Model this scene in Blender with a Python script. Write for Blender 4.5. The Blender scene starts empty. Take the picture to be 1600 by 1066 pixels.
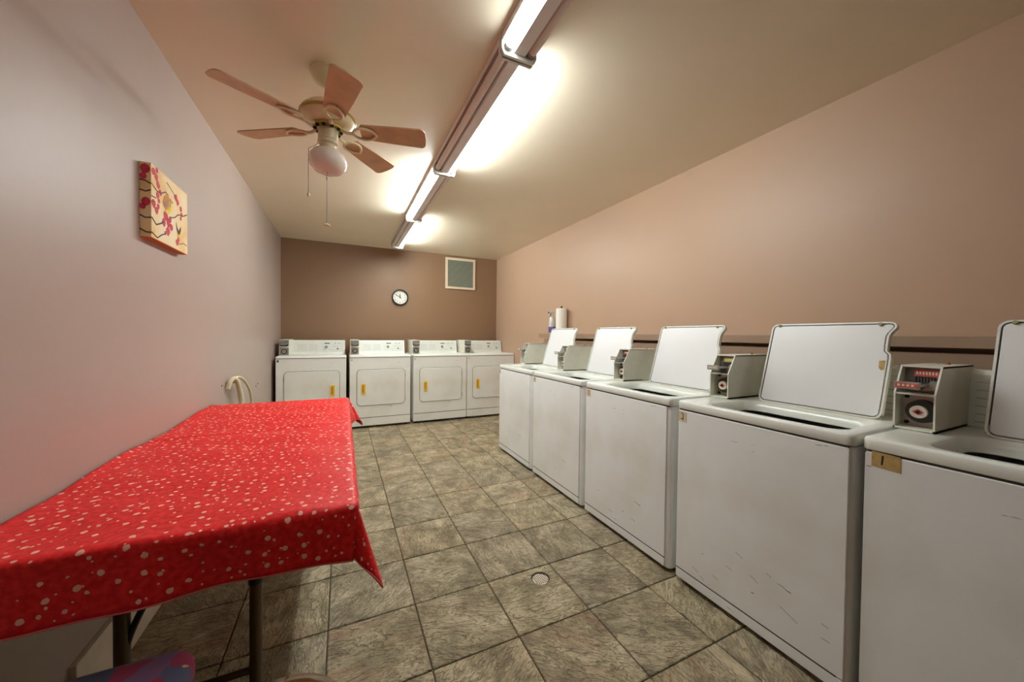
import bpy, bmesh, math, random
from mathutils import Vector, Matrix
random.seed(7)
PI = math.pi
S = bpy.context.scene
COL = S.collection

# ------------------------------------------------------------ camera, world, exposure
def setup_camera():
    f, yaw, pitch, roll = 561.83, .4407, .0181, .0110
    cy, sy = math.cos(yaw), math.sin(yaw)
    fwd = Vector((sy*math.cos(pitch), cy*math.cos(pitch), -math.sin(pitch)))
    r0 = Vector((cy, -sy, 0)); u0 = r0.cross(fwd)
    r = r0*math.cos(roll) + u0*math.sin(roll)
    u = -r0*math.sin(roll) + u0*math.cos(roll)
    cd = bpy.data.cameras.new('camera'); cam = bpy.data.objects.new('camera', cd); COL.objects.link(cam)
    m = Matrix((r, u, -fwd)).transposed().to_4x4(); m.translation = Vector((0, 0, 1.2))
    cam.matrix_world = m
    cd.sensor_width = 36; cd.lens = f/1600*36; cd.clip_start = .02
    S.camera = cam
setup_camera()
W = bpy.data.worlds.new('world'); S.world = W; W.use_nodes = True
W.node_tree.nodes['Background'].inputs[0].default_value = (.5, .45, .4, 1)
W.node_tree.nodes['Background'].inputs[1].default_value = .05
S.view_settings.view_transform = 'Standard'; S.view_settings.look = 'None'
S.view_settings.gamma = 1; S.view_settings.use_curve_mapping = False
S.view_settings.exposure = 0.2
TUBE_POWER = (19.0, 112.0, 112.0, 128.0)   # nearest to farthest fitting: set unevenly to imitate a darker near end
TUBE_COLOR = (.92, 1.0, .99)

# ------------------------------------------------------------ materials
def lin(c):
    return tuple(((v/255)/12.92 if v/255 <= .04045 else ((v/255+.055)/1.055)**2.4) for v in c) + (1,)
def new_mat(name):
    m = bpy.data.materials.new(name); m.use_nodes = True
    nt = m.node_tree; return m, nt, nt.nodes['Principled BSDF'], nt.links
def mat(name, rgb, rough=.5, metal=0, spec=.5, noise=0, nscale=8, bump=0, bscale=60, coat=0, rgb2=None):
    m, nt, b, L = new_mat(name)
    c = lin(rgb); b.inputs['Base Color'].default_value = c
    b.inputs['Roughness'].default_value = rough; b.inputs['Metallic'].default_value = metal
    b.inputs['Specular IOR Level'].default_value = spec; b.inputs['Coat Weight'].default_value = coat
    tc = nt.nodes.new('ShaderNodeTexCoord')
    if noise:
        n = nt.nodes.new('ShaderNodeTexNoise'); n.inputs['Scale'].default_value = nscale; n.inputs['Detail'].default_value = 5
        L.new(tc.outputs['Object'], n.inputs['Vector'])
        r = nt.nodes.new('ShaderNodeValToRGB'); L.new(n.outputs['Fac'], r.inputs[0])
        c2 = lin(rgb2) if rgb2 else tuple(v*(1-noise) for v in c[:3])+(1,)
        r.color_ramp.elements[0].position = .35; r.color_ramp.elements[0].color = c2
        r.color_ramp.elements[1].position = .6; r.color_ramp.elements[1].color = c
        L.new(r.outputs[0], b.inputs['Base Color'])
    if bump:
        n = nt.nodes.new('ShaderNodeTexNoise'); n.inputs['Scale'].default_value = bscale; n.inputs['Detail'].default_value = 4
        L.new(tc.outputs['Object'], n.inputs['Vector'])
        bp = nt.nodes.new('ShaderNodeBump'); bp.inputs['Strength'].default_value = bump; bp.inputs['Distance'].default_value = .01
        L.new(n.outputs['Fac'], bp.inputs['Height']); L.new(bp.outputs[0], b.inputs['Normal'])
    return m

M = {}
M['wall_left'] = mat('paint_mauve', (176, 158, 148), .42, noise=.03, nscale=1.5, bump=.08, bscale=25)
M['wall_right'] = mat('paint_pink_beige', (190, 158, 132), .45, noise=.03, nscale=1.5, bump=.08, bscale=25)
M['wall_back'] = mat('paint_taupe', (138, 107, 80), .5, noise=.03, nscale=1.5, bump=.08, bscale=25)
M['ceiling'] = mat('paint_ceiling', (240, 228, 204), .4, noise=.03, nscale=2, bump=.06, bscale=18)
M['brown_trim'] = mat('brown_trim_paint', (158, 130, 108), .45, bump=.05)
M['white_board'] = mat('white_board', (236, 222, 204), .5, noise=.15, nscale=10)
M['grout'] = mat('grout', (92, 78, 52), .9, noise=.3, nscale=30)
M['dark'] = mat('dark_gap', (14, 12, 10), .8)
M['black'] = mat('black_plastic', (16, 15, 15), .35)
M['chrome'] = mat('brushed_chrome', (186, 182, 176), .35, metal=.6, noise=.25, nscale=30)
M['grey_metal'] = mat('grey_metal', (150, 146, 138), .4, metal=.25, noise=.3, nscale=25)
M['coinbox'] = mat('coin_box_enamel', (232, 230, 214), .42, noise=.08, nscale=12, bump=.03)
M['coinbox_in'] = mat('coin_box_inside', (206, 202, 176), .6, noise=.25, nscale=14, rgb2=(160, 146, 104))
M['tub_grey'] = mat('tub_grey', (110, 112, 108), .45)
M['tub_dark'] = mat('tub_dark', (38, 36, 34), .5)
M['rust'] = mat('rust', (168, 110, 50), .8, noise=.4, nscale=40)
M['tag_tape'] = mat('masking_tape', (196, 164, 100), .75, noise=.2, nscale=50)
M['tag_card'] = mat('cream_card', (218, 200, 168), .7, noise=.12, nscale=60)
M['ink'] = mat('ink', (45, 30, 15), .7)
M['yellow'] = mat('yellow_plastic', (250, 196, 40), .4)
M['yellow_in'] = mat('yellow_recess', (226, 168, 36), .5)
M['cream'] = mat('cream_enamel', (226, 208, 168), .3, noise=.06, nscale=10)
M['brass'] = mat('antique_brass', (190, 160, 90), .3, metal=.8)
M['blade'] = mat('blade_light_oak', (206, 166, 126), .45, noise=.15, nscale=14)
M['tube_off'] = mat('unlit_tube_glass', (226, 214, 206), .45)
M['fixture'] = mat('fixture_enamel', (236, 232, 230), .4)
M['fixture_end'] = mat('fixture_end_metal', (222, 222, 214), .35, metal=.1)
M['paper_white'] = mat('paper_towel', (240, 234, 224), .9, bump=.25, bscale=120)
M['bottle'] = mat('bottle_plastic', (214, 212, 208), .25, noise=.1, nscale=40)
M['purple'] = mat('purple_label', (92, 76, 150), .4)
M['navy'] = mat('navy_trigger', (38, 34, 60), .4)
M['hose'] = mat('cream_hose', (222, 214, 178), .4, noise=.08, nscale=30)
M['leg_metal'] = mat('brown_leg_enamel', (84, 66, 44), .35, metal=.4)
M['board'] = mat('table_board', (170, 150, 125), .6)
M['hem'] = mat('hem_pink', (226, 120, 116), .85)
M['print_grey'] = mat('print_grey', (176, 176, 168), .5)
M['print_dark'] = mat('print_dark', (70, 68, 66), .5)
M['console_face'] = mat('console_face', (222, 224, 216), .3, noise=.04, nscale=30)
M['scuff'] = mat('scuff_mark', (150, 134, 116), .6)
M['red_dial'] = mat('red_dial', (190, 70, 70), .4)
M['pale_dial'] = mat('pale_dial', (226, 216, 200), .4)
M['green_black'] = mat('dial_dark_ring', (44, 52, 44), .35, metal=.3)
M['yellow_print'] = mat('yellow_print', (214, 200, 80), .5)
M['red_print'] = mat('red_print', (206, 92, 80), .5)
M['pink_plate'] = mat('pink_grey_plate', (186, 168, 158), .4, metal=.3)
M['clock_face'] = mat('clock_face', (240, 236, 226), .4)
M['vent_frame'] = mat('vent_frame', (226, 206, 180), .45)
M['louver'] = mat('louver_green_grey', (160, 164, 146), .5, metal=.2)
M['drain_metal'] = mat('drain_plastic', (232, 218, 196), .35, noise=.1, nscale=60)
M['rubber'] = mat('green_rubber', (150, 158, 96), .6)
M['stool_top'] = mat('brown_stool_top', (120, 78, 40), .18, coat=.5, noise=.3, nscale=20)

def enamel(name, rgb):
    m, nt, b, L = new_mat(name)
    tc = nt.nodes.new('ShaderNodeTexCoord')
    n = nt.nodes.new('ShaderNodeTexNoise'); n.inputs['Scale'].default_value = 3; n.inputs['Detail'].default_value = 6
    L.new(tc.outputs['Object'], n.inputs['Vector'])
    r = nt.nodes.new('ShaderNodeValToRGB'); L.new(n.outputs['Fac'], r.inputs[0])
    c = lin(rgb)
    r.color_ramp.elements[0].position = .3; r.color_ramp.elements[0].color = (c[0]*.9, c[1]*.88, c[2]*.83, 1)
    r.color_ramp.elements[1].position = .55; r.color_ramp.elements[1].color = c
    # small chips and scuffs
    mp = nt.nodes.new('ShaderNodeMapping'); mp.inputs['Scale'].default_value = (9, 9, 55); mp.inputs['Rotation'].default_value = (0, .5, .2)
    L.new(tc.outputs['Object'], mp.inputs['Vector'])
    n2 = nt.nodes.new('ShaderNodeTexNoise'); n2.inputs['Scale'].default_value = 1.0; n2.inputs['Detail'].default_value = 3
    L.new(mp.outputs[0], n2.inputs['Vector'])
    r2 = nt.nodes.new('ShaderNodeValToRGB'); L.new(n2.outputs['Fac'], r2.inputs[0])
    r2.color_ramp.elements[0].position = .735; r2.color_ramp.elements[0].color = (0, 0, 0, 1)
    r2.color_ramp.elements[1].position = .76; r2.color_ramp.elements[1].color = (1, 1, 1, 1)
    mx = nt.nodes.new('ShaderNodeMixRGB'); L.new(r2.outputs[0], mx.inputs[0]); L.new(r.outputs[0], mx.inputs[1])
    mx.inputs[2].default_value = lin((128, 106, 84)); L.new(mx.outputs[0], b.inputs['Base Color'])
    b.inputs['Roughness'].default_value = .38
    return m
M['washer'] = enamel('washer_enamel', (240, 241, 240))
M['washer_top'] = enamel('washer_top_enamel', (240, 243, 236))
M['dryer'] = enamel('dryer_enamel', (240, 240, 234))
M['lid_in'] = mat('lid_inner_enamel', (240, 240, 240), .3, noise=.03, nscale=3)
M['lid_rim'] = mat('lid_rim_enamel', (238, 236, 226), .3, noise=.12, nscale=18)
M['washer_top'].node_tree.nodes['Principled BSDF'].inputs['Roughness'].default_value = .22

def slate():
    m, nt, b, L = new_mat('slate_look_tile')
    N = nt.nodes.new
    tc = N('ShaderNodeTexCoord'); oi = N('ShaderNodeObjectInfo')
    # every tile gets its own offset and grain direction
    mul = N('ShaderNodeMath'); mul.operation = 'MULTIPLY'; mul.inputs[1].default_value = 37; L.new(oi.outputs['Random'], mul.inputs[0])
    cmb = N('ShaderNodeCombineXYZ'); L.new(mul.outputs[0], cmb.inputs[0]); L.new(mul.outputs[0], cmb.inputs[1])
    ang = N('ShaderNodeMath'); ang.operation = 'MULTIPLY'; ang.inputs[1].default_value = 61; L.new(oi.outputs['Random'], ang.inputs[0])
    rz = N('ShaderNodeCombineXYZ'); L.new(ang.outputs[0], rz.inputs[2])
    mp = N('ShaderNodeMapping'); L.new(tc.outputs['Object'], mp.inputs['Vector']); L.new(cmb.outputs[0], mp.inputs['Location']); L.new(rz.outputs[0], mp.inputs['Rotation'])
    st = N('ShaderNodeMapping'); st.inputs['Scale'].default_value = (1, 3.2, 1); L.new(mp.outputs[0], st.inputs['Vector'])
    def noise(vec, sc, det=8, rough=.6, dist=0):
        n = N('ShaderNodeTexNoise'); n.inputs['Scale'].default_value = sc; n.inputs['Detail'].default_value = det
        n.inputs['Roughness'].default_value = rough; n.inputs['Distortion'].default_value = dist; L.new(vec, n.inputs['Vector']); return n
    def ramp(fac, stops):
        r = N('ShaderNodeValToRGB'); L.new(fac, r.inputs[0]); e = r.color_ramp.elements
        while len(e) < len(stops): e.new(.5)
        for q, (p, c) in zip(e, stops): q.position = p; q.color = c if len(c) == 4 else lin(c)
        return r
    a = noise(mp.outputs[0], 7, 9, .68, .5)
    base = ramp(a.outputs['Fac'], [(.30, (124, 112, 88)), (.44, (166, 152, 122)), (.56, (200, 184, 152)), (.70, (230, 214, 186))])
    # rusty patches, on some tiles only
    rn = noise(st.outputs[0], 3, 5, .6, .5)
    rr = ramp(rn.outputs['Fac'], [(.52, (0, 0, 0, 1)), (.68, (1, 1, 1, 1))])
    gate = ramp(oi.outputs['Random'], [(.5, (.2, .2, .2, 1)), (.85, (.85, .85, .85, 1))])
    mm = N('ShaderNodeMath'); mm.operation = 'MULTIPLY'; L.new(rr.outputs[0], mm.inputs[0]); L.new(gate.outputs[0], mm.inputs[1])
    mx = N('ShaderNodeMixRGB'); L.new(mm.outputs[0], mx.inputs[0]); L.new(base.outputs[0], mx.inputs[1]); mx.inputs[2].default_value = lin((184, 142, 114))
    # dark thin clefts
    c1 = noise(st.outputs[0], 5.5, 7, .6, 1.0)
    # stepped cleavage layers: thin crisp ledges as on split slate
    ly = noise(st.outputs[0], 4.5, 5, .55, .6)
    lr = ramp(ly.outputs['Fac'], [(.0, (0, 0, 0, 1)), (.42, (.05, .05, .05, 1)), (.43, (.35, .35, .35, 1)), (.495, (.42, .42, .42, 1)), (.505, (.68, .68, .68, 1)), (.57, (.74, .74, .74, 1)), (.58, (1, 1, 1, 1))])
    cl = ramp(c1.outputs['Fac'], [(.475, (0, 0, 0, 1)), (.495, (1, 1, 1, 1)), (.50, (1, 1, 1, 1)), (.515, (0, 0, 0, 1))])
    le = ramp(ly.outputs['Fac'], [(.395, (0, 0, 0, 1)), (.42, (1, 1, 1, 1)), (.425, (0, 0, 0, 1)), (.47, (0, 0, 0, 1)), (.5, (.9, .9, .9, 1)), (.505, (0, 0, 0, 1)), (.55, (0, 0, 0, 1)), (.575, (1, 1, 1, 1)), (.58, (0, 0, 0, 1))])
    cm = N('ShaderNodeMath'); cm.operation = 'MAXIMUM'; L.new(cl.outputs[0], cm.inputs[0]); L.new(le.outputs[0], cm.inputs[1])
    cf = N('ShaderNodeMath'); cf.operation = 'MULTIPLY'; cf.inputs[1].default_value = .7; L.new(cm.outputs[0], cf.inputs[0])
    m2 = N('ShaderNodeMixRGB'); L.new(cf.outputs[0], m2.inputs[0]); L.new(mx.outputs[0], m2.inputs[1]); m2.inputs[2].default_value = lin((100, 86, 62))
    fine = noise(st.outputs[0], 60, 4, .7)
    fr = ramp(fine.outputs['Fac'], [(.3, (.78, .78, .78, 1)), (.7, (1.12, 1.12, 1.12, 1))])
    m3 = N('ShaderNodeMixRGB'); m3.blend_type = 'MULTIPLY'; m3.inputs[0].default_value = 1; L.new(m2.outputs[0], m3.inputs[1]); L.new(fr.outputs[0], m3.inputs[2])
    tone = ramp(oi.outputs['Random'], [(0, (.72, .72, .72, 1)), (.25, (1.06, 1.05, 1.0, 1)), (.5, (.86, .86, .88, 1)), (.75, (1.05, 1.02, .97, 1)), (1, (.9, .88, .84, 1))])
    m4 = N('ShaderNodeMixRGB'); m4.blend_type = 'MULTIPLY'; m4.inputs[0].default_value = 1; L.new(m3.outputs[0], m4.inputs[1]); L.new(tone.outputs[0], m4.inputs[2])
    L.new(m4.outputs[0], b.inputs['Base Color'])
    h = N('ShaderNodeMath'); h.operation = 'ADD'; L.new(c1.outputs['Fac'], h.inputs[0])
    h2 = N('ShaderNodeMath'); h2.operation = 'MULTIPLY'; h2.inputs[1].default_value = .5; L.new(fine.outputs['Fac'], h2.inputs[0]); L.new(h2.outputs[0], h.inputs[1])
    bp = N('ShaderNodeBump'); bp.inputs['Strength'].default_value = 1.0; bp.inputs['Distance'].default_value = .015
    l2 = N('ShaderNodeMath'); l2.operation = 'MULTIPLY'; l2.inputs[1].default_value = .9; L.new(lr.outputs[0], l2.inputs[0])
    h3 = N('ShaderNodeMath'); h3.operation = 'ADD'; L.new(h.outputs[0], h3.inputs[0]); L.new(l2.outputs[0], h3.inputs[1])
    L.new(h3.outputs[0], bp.inputs['Height']); L.new(bp.outputs[0], b.inputs['Normal'])
    b.inputs['Roughness'].default_value = .5
    return m
M['slate'] = slate()

def cloth_mat():
    m, nt, b, L = new_mat('red_dotted_cloth'); N = nt.nodes.new
    uv = N('ShaderNodeUVMap')
    wn = N('ShaderNodeTexNoise'); wn.inputs['Scale'].default_value = 90; L.new(uv.outputs[0], wn.inputs['Vector'])
    wm = N('ShaderNodeVectorMath'); wm.operation = 'SCALE'; wm.inputs['Scale'].default_value = .006; L.new(wn.outputs['Color'], wm.inputs[0])
    wa = N('ShaderNodeVectorMath'); wa.operation = 'ADD'; L.new(uv.outputs[0], wa.inputs[0]); L.new(wm.outputs[0], wa.inputs[1])
    def dots(scale, lo, hi, keep):
        v = N('ShaderNodeTexVoronoi'); v.voronoi_dimensions = '2D'; v.inputs['Scale'].default_value = scale; v.inputs['Randomness'].default_value = .8
        L.new(wa.outputs[0], v.inputs['Vector'])
        s = N('ShaderNodeSeparateColor'); L.new(v.outputs['Color'], s.inputs[0])
        mr = N('ShaderNodeMapRange'); mr.inputs['To Min'].default_value = lo; mr.inputs['To Max'].default_value = hi; L.new(s.outputs[0], mr.inputs[0])
        lt = N('ShaderNodeMath'); lt.operation = 'LESS_THAN'; L.new(v.outputs['Distance'], lt.inputs[0]); L.new(mr.outputs[0], lt.inputs[1])
        kp = N('ShaderNodeMath'); kp.operation = 'LESS_THAN'; kp.inputs[1].default_value = keep; L.new(s.outputs[1], kp.inputs[0])
        mu = N('ShaderNodeMath'); mu.operation = 'MULTIPLY'; L.new(lt.outputs[0], mu.inputs[0]); L.new(kp.outputs[0], mu.inputs[1]); return mu
    d1 = dots(27, .09, .18, .78); d2 = dots(40, .07, .12, .35)
    mx = N('ShaderNodeMath'); mx.operation = 'MAXIMUM'; L.new(d1.outputs[0], mx.inputs[0]); L.new(d2.outputs[0], mx.inputs[1])
    n = N('ShaderNodeTexNoise'); n.inputs['Scale'].default_value = 70; n.inputs['Detail'].default_value = 3; L.new(uv.outputs[0], n.inputs['Vector'])
    r = N('ShaderNodeValToRGB'); L.new(n.outputs['Fac'], r.inputs[0])
    r.color_ramp.elements[0].position = .38; r.color_ramp.elements[0].color = lin((212, 10, 14))
    r.color_ramp.elements[1].position = .66; r.color_ramp.elements[1].color = lin((238, 40, 42))
    mc = N('ShaderNodeMixRGB'); L.new(mx.outputs[0], mc.inputs[0]); L.new(r.outputs[0], mc.inputs[1]); mc.inputs[2].default_value = lin((244, 186, 166))
    L.new(mc.outputs[0], b.inputs['Base Color']); b.inputs['Roughness'].default_value = .5
    b.inputs['Specular IOR Level'].default_value = .35
    bp = N('ShaderNodeBump'); bp.inputs['Strength'].default_value = .3; bp.inputs['Distance'].default_value = .003
    n2 = N('ShaderNodeTexNoise'); n2.inputs['Scale'].default_value = 45; n2.inputs['Detail'].default_value = 5; L.new(uv.outputs[0], n2.inputs['Vector'])
    L.new(n2.outputs['Fac'], bp.inputs['Height']); L.new(bp.outputs[0], b.inputs['Normal'])
    return m
M['cloth'] = cloth_mat()

def seat_mat():
    m, nt, b, L = new_mat('patterned_upholstery'); N = nt.nodes.new
    tc = N('ShaderNodeTexCoord')
    v = N('ShaderNodeTexVoronoi'); v.inputs['Scale'].default_value = 19; v.distance = 'CHEBYCHEV'; L.new(tc.outputs['Object'], v.inputs['Vector'])
    s = N('ShaderNodeSeparateColor'); L.new(v.outputs['Color'], s.inputs[0])
    r = N('ShaderNodeValToRGB'); r.color_ramp.interpolation = 'CONSTANT'; L.new(s.outputs[0], r.inputs[0])
    cols = [(0, (142, 104, 142)), (.25, (104, 108, 142)), (.40, (176, 70, 104)), (.60, (150, 124, 150)), (.82, (236, 196, 146)), (.88, (140, 106, 136))]
    e = r.color_ramp.elements
    while len(e) < len(cols): e.new(.5)
    for q, (p, c) in zip(e, cols): q.position = p; q.color = lin(c)
    L.new(r.outputs[0], b.inputs['Base Color']); b.inputs['Roughness'].default_value = .9
    return m
M['seat'] = seat_mat()

def canvas_mat():
    m, nt, b, L = new_mat('painted_canvas'); N = nt.nodes.new
    tc = N('ShaderNodeTexCoord'); n = N('ShaderNodeTexNoise'); n.inputs['Scale'].default_value = 7; n.inputs['Detail'].default_value = 4
    L.new(tc.outputs['Object'], n.inputs['Vector'])
    r = N('ShaderNodeValToRGB'); L.new(n.outputs['Fac'], r.inputs[0]); e = r.color_ramp.elements
    e[0].position = .3; e[0].color = lin((226, 180, 116)); e[1].position = .62; e[1].color = lin((240, 222, 186)); q = e.new(.46); q.color = lin((238, 206, 150))
    L.new(r.outputs[0], b.inputs['Base Color']); b.inputs['Roughness'].default_value = .7
    return m
M['canvas'] = canvas_mat()
M['blossom'] = mat('blossom_crimson', (196, 40, 66), .7, noise=.3, nscale=60, rgb2=(208, 66, 88))
M['branch'] = mat('branch_dark', (62, 46, 40), .7)
M['bird_orange'] = mat('bird_orange', (206, 130, 52), .7, noise=.3, nscale=50)
M['bird_yellow'] = mat('bird_yellow', (236, 200, 60), .7)
M['bird_grey'] = mat('bird_grey', (150, 132, 118), .7)
M['orange_edge'] = mat('orange_edge', (190, 104, 30), .7)

def emit(name, col, power):
    m, nt, b, L = new_mat(name)
    b.inputs['Base Color'].default_value = (.8, .8, .8, 1)
    b.inputs['Emission Color'].default_value = col + (1,); b.inputs['Emission Strength'].default_value = power
    return m
for k, p in enumerate(TUBE_POWER): M['tube_lit%d' % k] = emit('lit_tube', TUBE_COLOR, p)
def opal():
    m, nt, b, L = new_mat('opal_glass')
    b.inputs['Base Color'].default_value = lin((240, 226, 214)); b.inputs['Roughness'].default_value = .08
    b.inputs['Subsurface Weight'].default_value = .4; b.inputs['Subsurface Radius'].default_value = (.03, .03, .03)
    return m
M['opal'] = opal()

# ------------------------------------------------------------ mesh helpers
def obj(name, bm, m, parent=None, smooth=None, loc=None, rot=None):
    me = bpy.data.meshes.new(name)
    bmesh.ops.recalc_face_normals(bm, faces=bm.faces)
    bm.to_mesh(me); bm.free()
    for k in (m if isinstance(m, (list, tuple)) else [m]): me.materials.append(M[k] if isinstance(k, str) else k)
    if smooth is not None:
        for p in me.polygons: p.use_smooth = True
        me.set_sharp_from_angle(angle=math.radians(smooth))
    o = bpy.data.objects.new(name, me); COL.objects.link(o)
    if parent: o.parent = parent
    if loc: o.location = loc
    if rot: o.rotation_euler = rot
    return o
def thing(name, label, cat, loc=(0, 0, 0), rz=0, group=None):
    o = bpy.data.objects.new(name, None); COL.objects.link(o); o.empty_display_size = .05
    o.location = loc; o.rotation_euler = (0, 0, rz); o['label'] = label; o['category'] = cat
    if group: o['group'] = group
    return o
def tag(o, label, cat, group=None):
    o['label'] = label; o['category'] = cat
    if group: o['group'] = group
    return o
def struct(name, bm, m, smooth=None):
    o = obj(name, bm, m, smooth=smooth); o['kind'] = 'structure'; return o
def BM(): return bmesh.new()
def box(bm, x0, x1, y0, y1, z0, z1, bev=0, seg=2):
    r = bmesh.ops.create_cube(bm, size=1)
    for v in r['verts']:
        v.co = Vector(((x0+x1)/2+v.co.x*(x1-x0), (y0+y1)/2+v.co.y*(y1-y0), (z0+z1)/2+v.co.z*(z1-z0)))
    if bev:
        es = list({e for v in r['verts'] for e in v.link_edges})
        bmesh.ops.bevel(bm, geom=es, offset=bev, segments=seg, affect='EDGES', profile=.6)
    return bm
def bx(*a, **k): return box(BM(), *a, **k)
def rrect(a0, a1, b0, b1, r, n=5):
    pts = []
    for cx, cy, st in ((a1-r, b1-r, 0), (a0+r, b1-r, 90), (a0+r, b0+r, 180), (a1-r, b0+r, 270)):
        for i in range(n):
            t = math.radians(st+90*i/(n-1)); pts.append((cx+r*math.cos(t), cy+r*math.sin(t)))
    return pts
def circ(cx, cy, r, n=20): return [(cx+r*math.cos(2*PI*i/n+PI/n), cy+r*math.sin(2*PI*i/n+PI/n)) for i in range(n)]
def loops(bm, ls, cap0=True, cap1=True, close=False):
    """bridge a list of point loops (3D) of equal length"""
    vs = [[bm.verts.new(p) for p in l] for l in ls]
    n = len(vs[0])
    seq = list(zip(vs, vs[1:])) + ([(vs[-1], vs[0])] if close else [])
    for a, b in seq:
        for i in range(n): bm.faces.new((a[i], a[(i+1) % n], b[(i+1) % n], b[i]))
    if not close:
        if cap0: bm.faces.new(vs[0][::-1])
        if cap1: bm.faces.new(vs[-1])
    return bm
def plane_map(plane):
    return {'xy': lambda a, b, c: (a, b, c), 'xz': lambda a, b, c: (a, c, b), 'yz': lambda a, b, c: (c, a, b)}[plane]
def prism(bm, pts, c0, c1, plane='xy', bev=0):
    f = plane_map(plane); cx = sum(p[0] for p in pts)/len(pts); cy = sum(p[1] for p in pts)/len(pts)
    def sh(k):
        out = []
        n = len(pts)
        for i in range(n):
            p = Vector(pts[i]); a = Vector(pts[i-1]); b = Vector(pts[(i+1) % n])
            t = (b-a).normalized(); nrm = Vector((-t.y, t.x))
            if area < 0: nrm = -nrm
            out.append(p+nrm*k)
        return out
    area = sum(pts[i-1][0]*pts[i][1]-pts[i][0]*pts[i-1][1] for i in range(len(pts)))
    if bev:
        s = bev if c1 > c0 else -bev
        ls = [(sh(bev), c0), (pts, c0+s), (pts, c1-s), (sh(bev), c1)]
    else: ls = [(pts, c0), (pts, c1)]
    return loops(bm, [[f(p[0], p[1], c) for p in l] for l, c in ls])
def ring(bm, outer, inner, c0, c1, plane='xy'):
    f = plane_map(plane)
    return loops(bm, [[f(*p, c0) for p in inner], [f(*p, c0) for p in outer], [f(*p, c1) for p in outer], [f(*p, c1) for p in inner]], close=True)
def cyl(bm, p0, p1, r0, r1=None, n=16, cap=True):
    r1 = r0 if r1 is None else r1
    p0, p1 = Vector(p0), Vector(p1); d = (p1-p0).normalized()
    a = d.orthogonal().normalized(); b = d.cross(a)
    L = lambda p, r: [p+a*r*math.cos(2*PI*i/n)+b*r*math.sin(2*PI*i/n) for i in range(n)]
    return loops(bm, [L(p0, r0), L(p1, r1)], cap, cap)
def tube(bm, pts, r, n=10, sub=1):
    P = [Vector(p) for p in pts]
    if sub > 1:
        Q = []
        for i in range(len(P)-1):
            a, b, c, d = P[max(i-1, 0)], P[i], P[i+1], P[min(i+2, len(P)-1)]
            for k in range(sub):
                t = k/sub; Q.append(.5*((2*b)+(c-a)*t+(2*a-5*b+4*c-d)*t*t+(3*b-a-3*c+d)*t**3))
        P = Q+[P[-1]]
    ls = []; up = None
    for i, p in enumerate(P):
        d = (P[min(i+1, len(P)-1)]-P[max(i-1, 0)]).normalized()
        a = d.orthogonal().normalized() if up is None else (up-d*up.dot(d)).normalized()
        up = a; b = d.cross(a)
        ls.append([p+a*r*math.cos(2*PI*k/n)+b*r*math.sin(2*PI*k/n) for k in range(n)])
    return loops(bm, ls)
def lathe(bm, prof, c=(0, 0, 0), n=32, closed=False):
    c = Vector(c)
    ls = [[c+Vector((r*math.cos(2*PI*i/n), r*math.sin(2*PI*i/n), z)) for i in range(n)] for r, z in prof]
    return loops(bm, ls, close=closed)
def stroke(bm, pts, w, c0, c1, plane='xz'):
    """a pen stroke as a thin solid ribbon in the given plane"""
    P = [Vector(p) for p in pts]; Lp = []; Rp = []
    for i, p in enumerate(P):
        d = (P[min(i+1, len(P)-1)]-P[max(i-1, 0)]).normalized(); n = Vector((-d.y, d.x))*w/2
        Lp.append(p+n); Rp.append(p-n)
    return prism(bm, [tuple(q) for q in Lp+Rp[::-1]], c0, c1, plane)
def text_bm(s, size, x, z, y, sx=1, align='CENTER'):
    cu = bpy.data.curves.new('t', 'FONT'); cu.body = s; cu.size = size; cu.align_x = align; cu.align_y = 'CENTER'; cu.extrude = .0004; cu.resolution_u = 2
    to = bpy.data.objects.new('t', cu); COL.objects.link(to)
    dg = bpy.context.evaluated_depsgraph_get(); me = to.evaluated_get(dg).to_mesh()
    b = BM(); b.from_mesh(me); to.evaluated_get(dg).to_mesh_clear()
    bpy.data.objects.remove(to); bpy.data.curves.remove(cu)
    for v in b.verts: v.co = Vector((x+v.co.x*sx, y-v.co.z, z+v.co.y))
    return b
def merge(dst, src):
    me = bpy.data.meshes.new('m'); src.to_mesh(me); src.free(); dst.from_mesh(me); bpy.data.meshes.remove(me); return dst

# ------------------------------------------------------------ the room
XL, XR, YB, YF, H = -.7315, 2.33, 5.57, -2.6, 2.44
struct('wall_left', bx(XL-.1, XL, YF-.1, YB+.1, 0, H), 'wall_left')
struct('wall_right', bx(XR, XR+.1, YF-.1, YB+.1, 0, H), 'wall_right')
struct('wall_back', bx(XL, XR, YB, YB+.1, 0, H), 'wall_back')
struct('wall_front', bx(XL, XR, YF-.1, YF, 0, H), 'wall_right')
struct('ceiling', bx(XL-.1, XR+.1, YF-.1, YB+.1, H, H+.1), 'ceiling')
floor = struct('floor', bx(XL-.1, XR+.1, YF-.1, YB+.1, -.1, -.006), 'grout')

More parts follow.
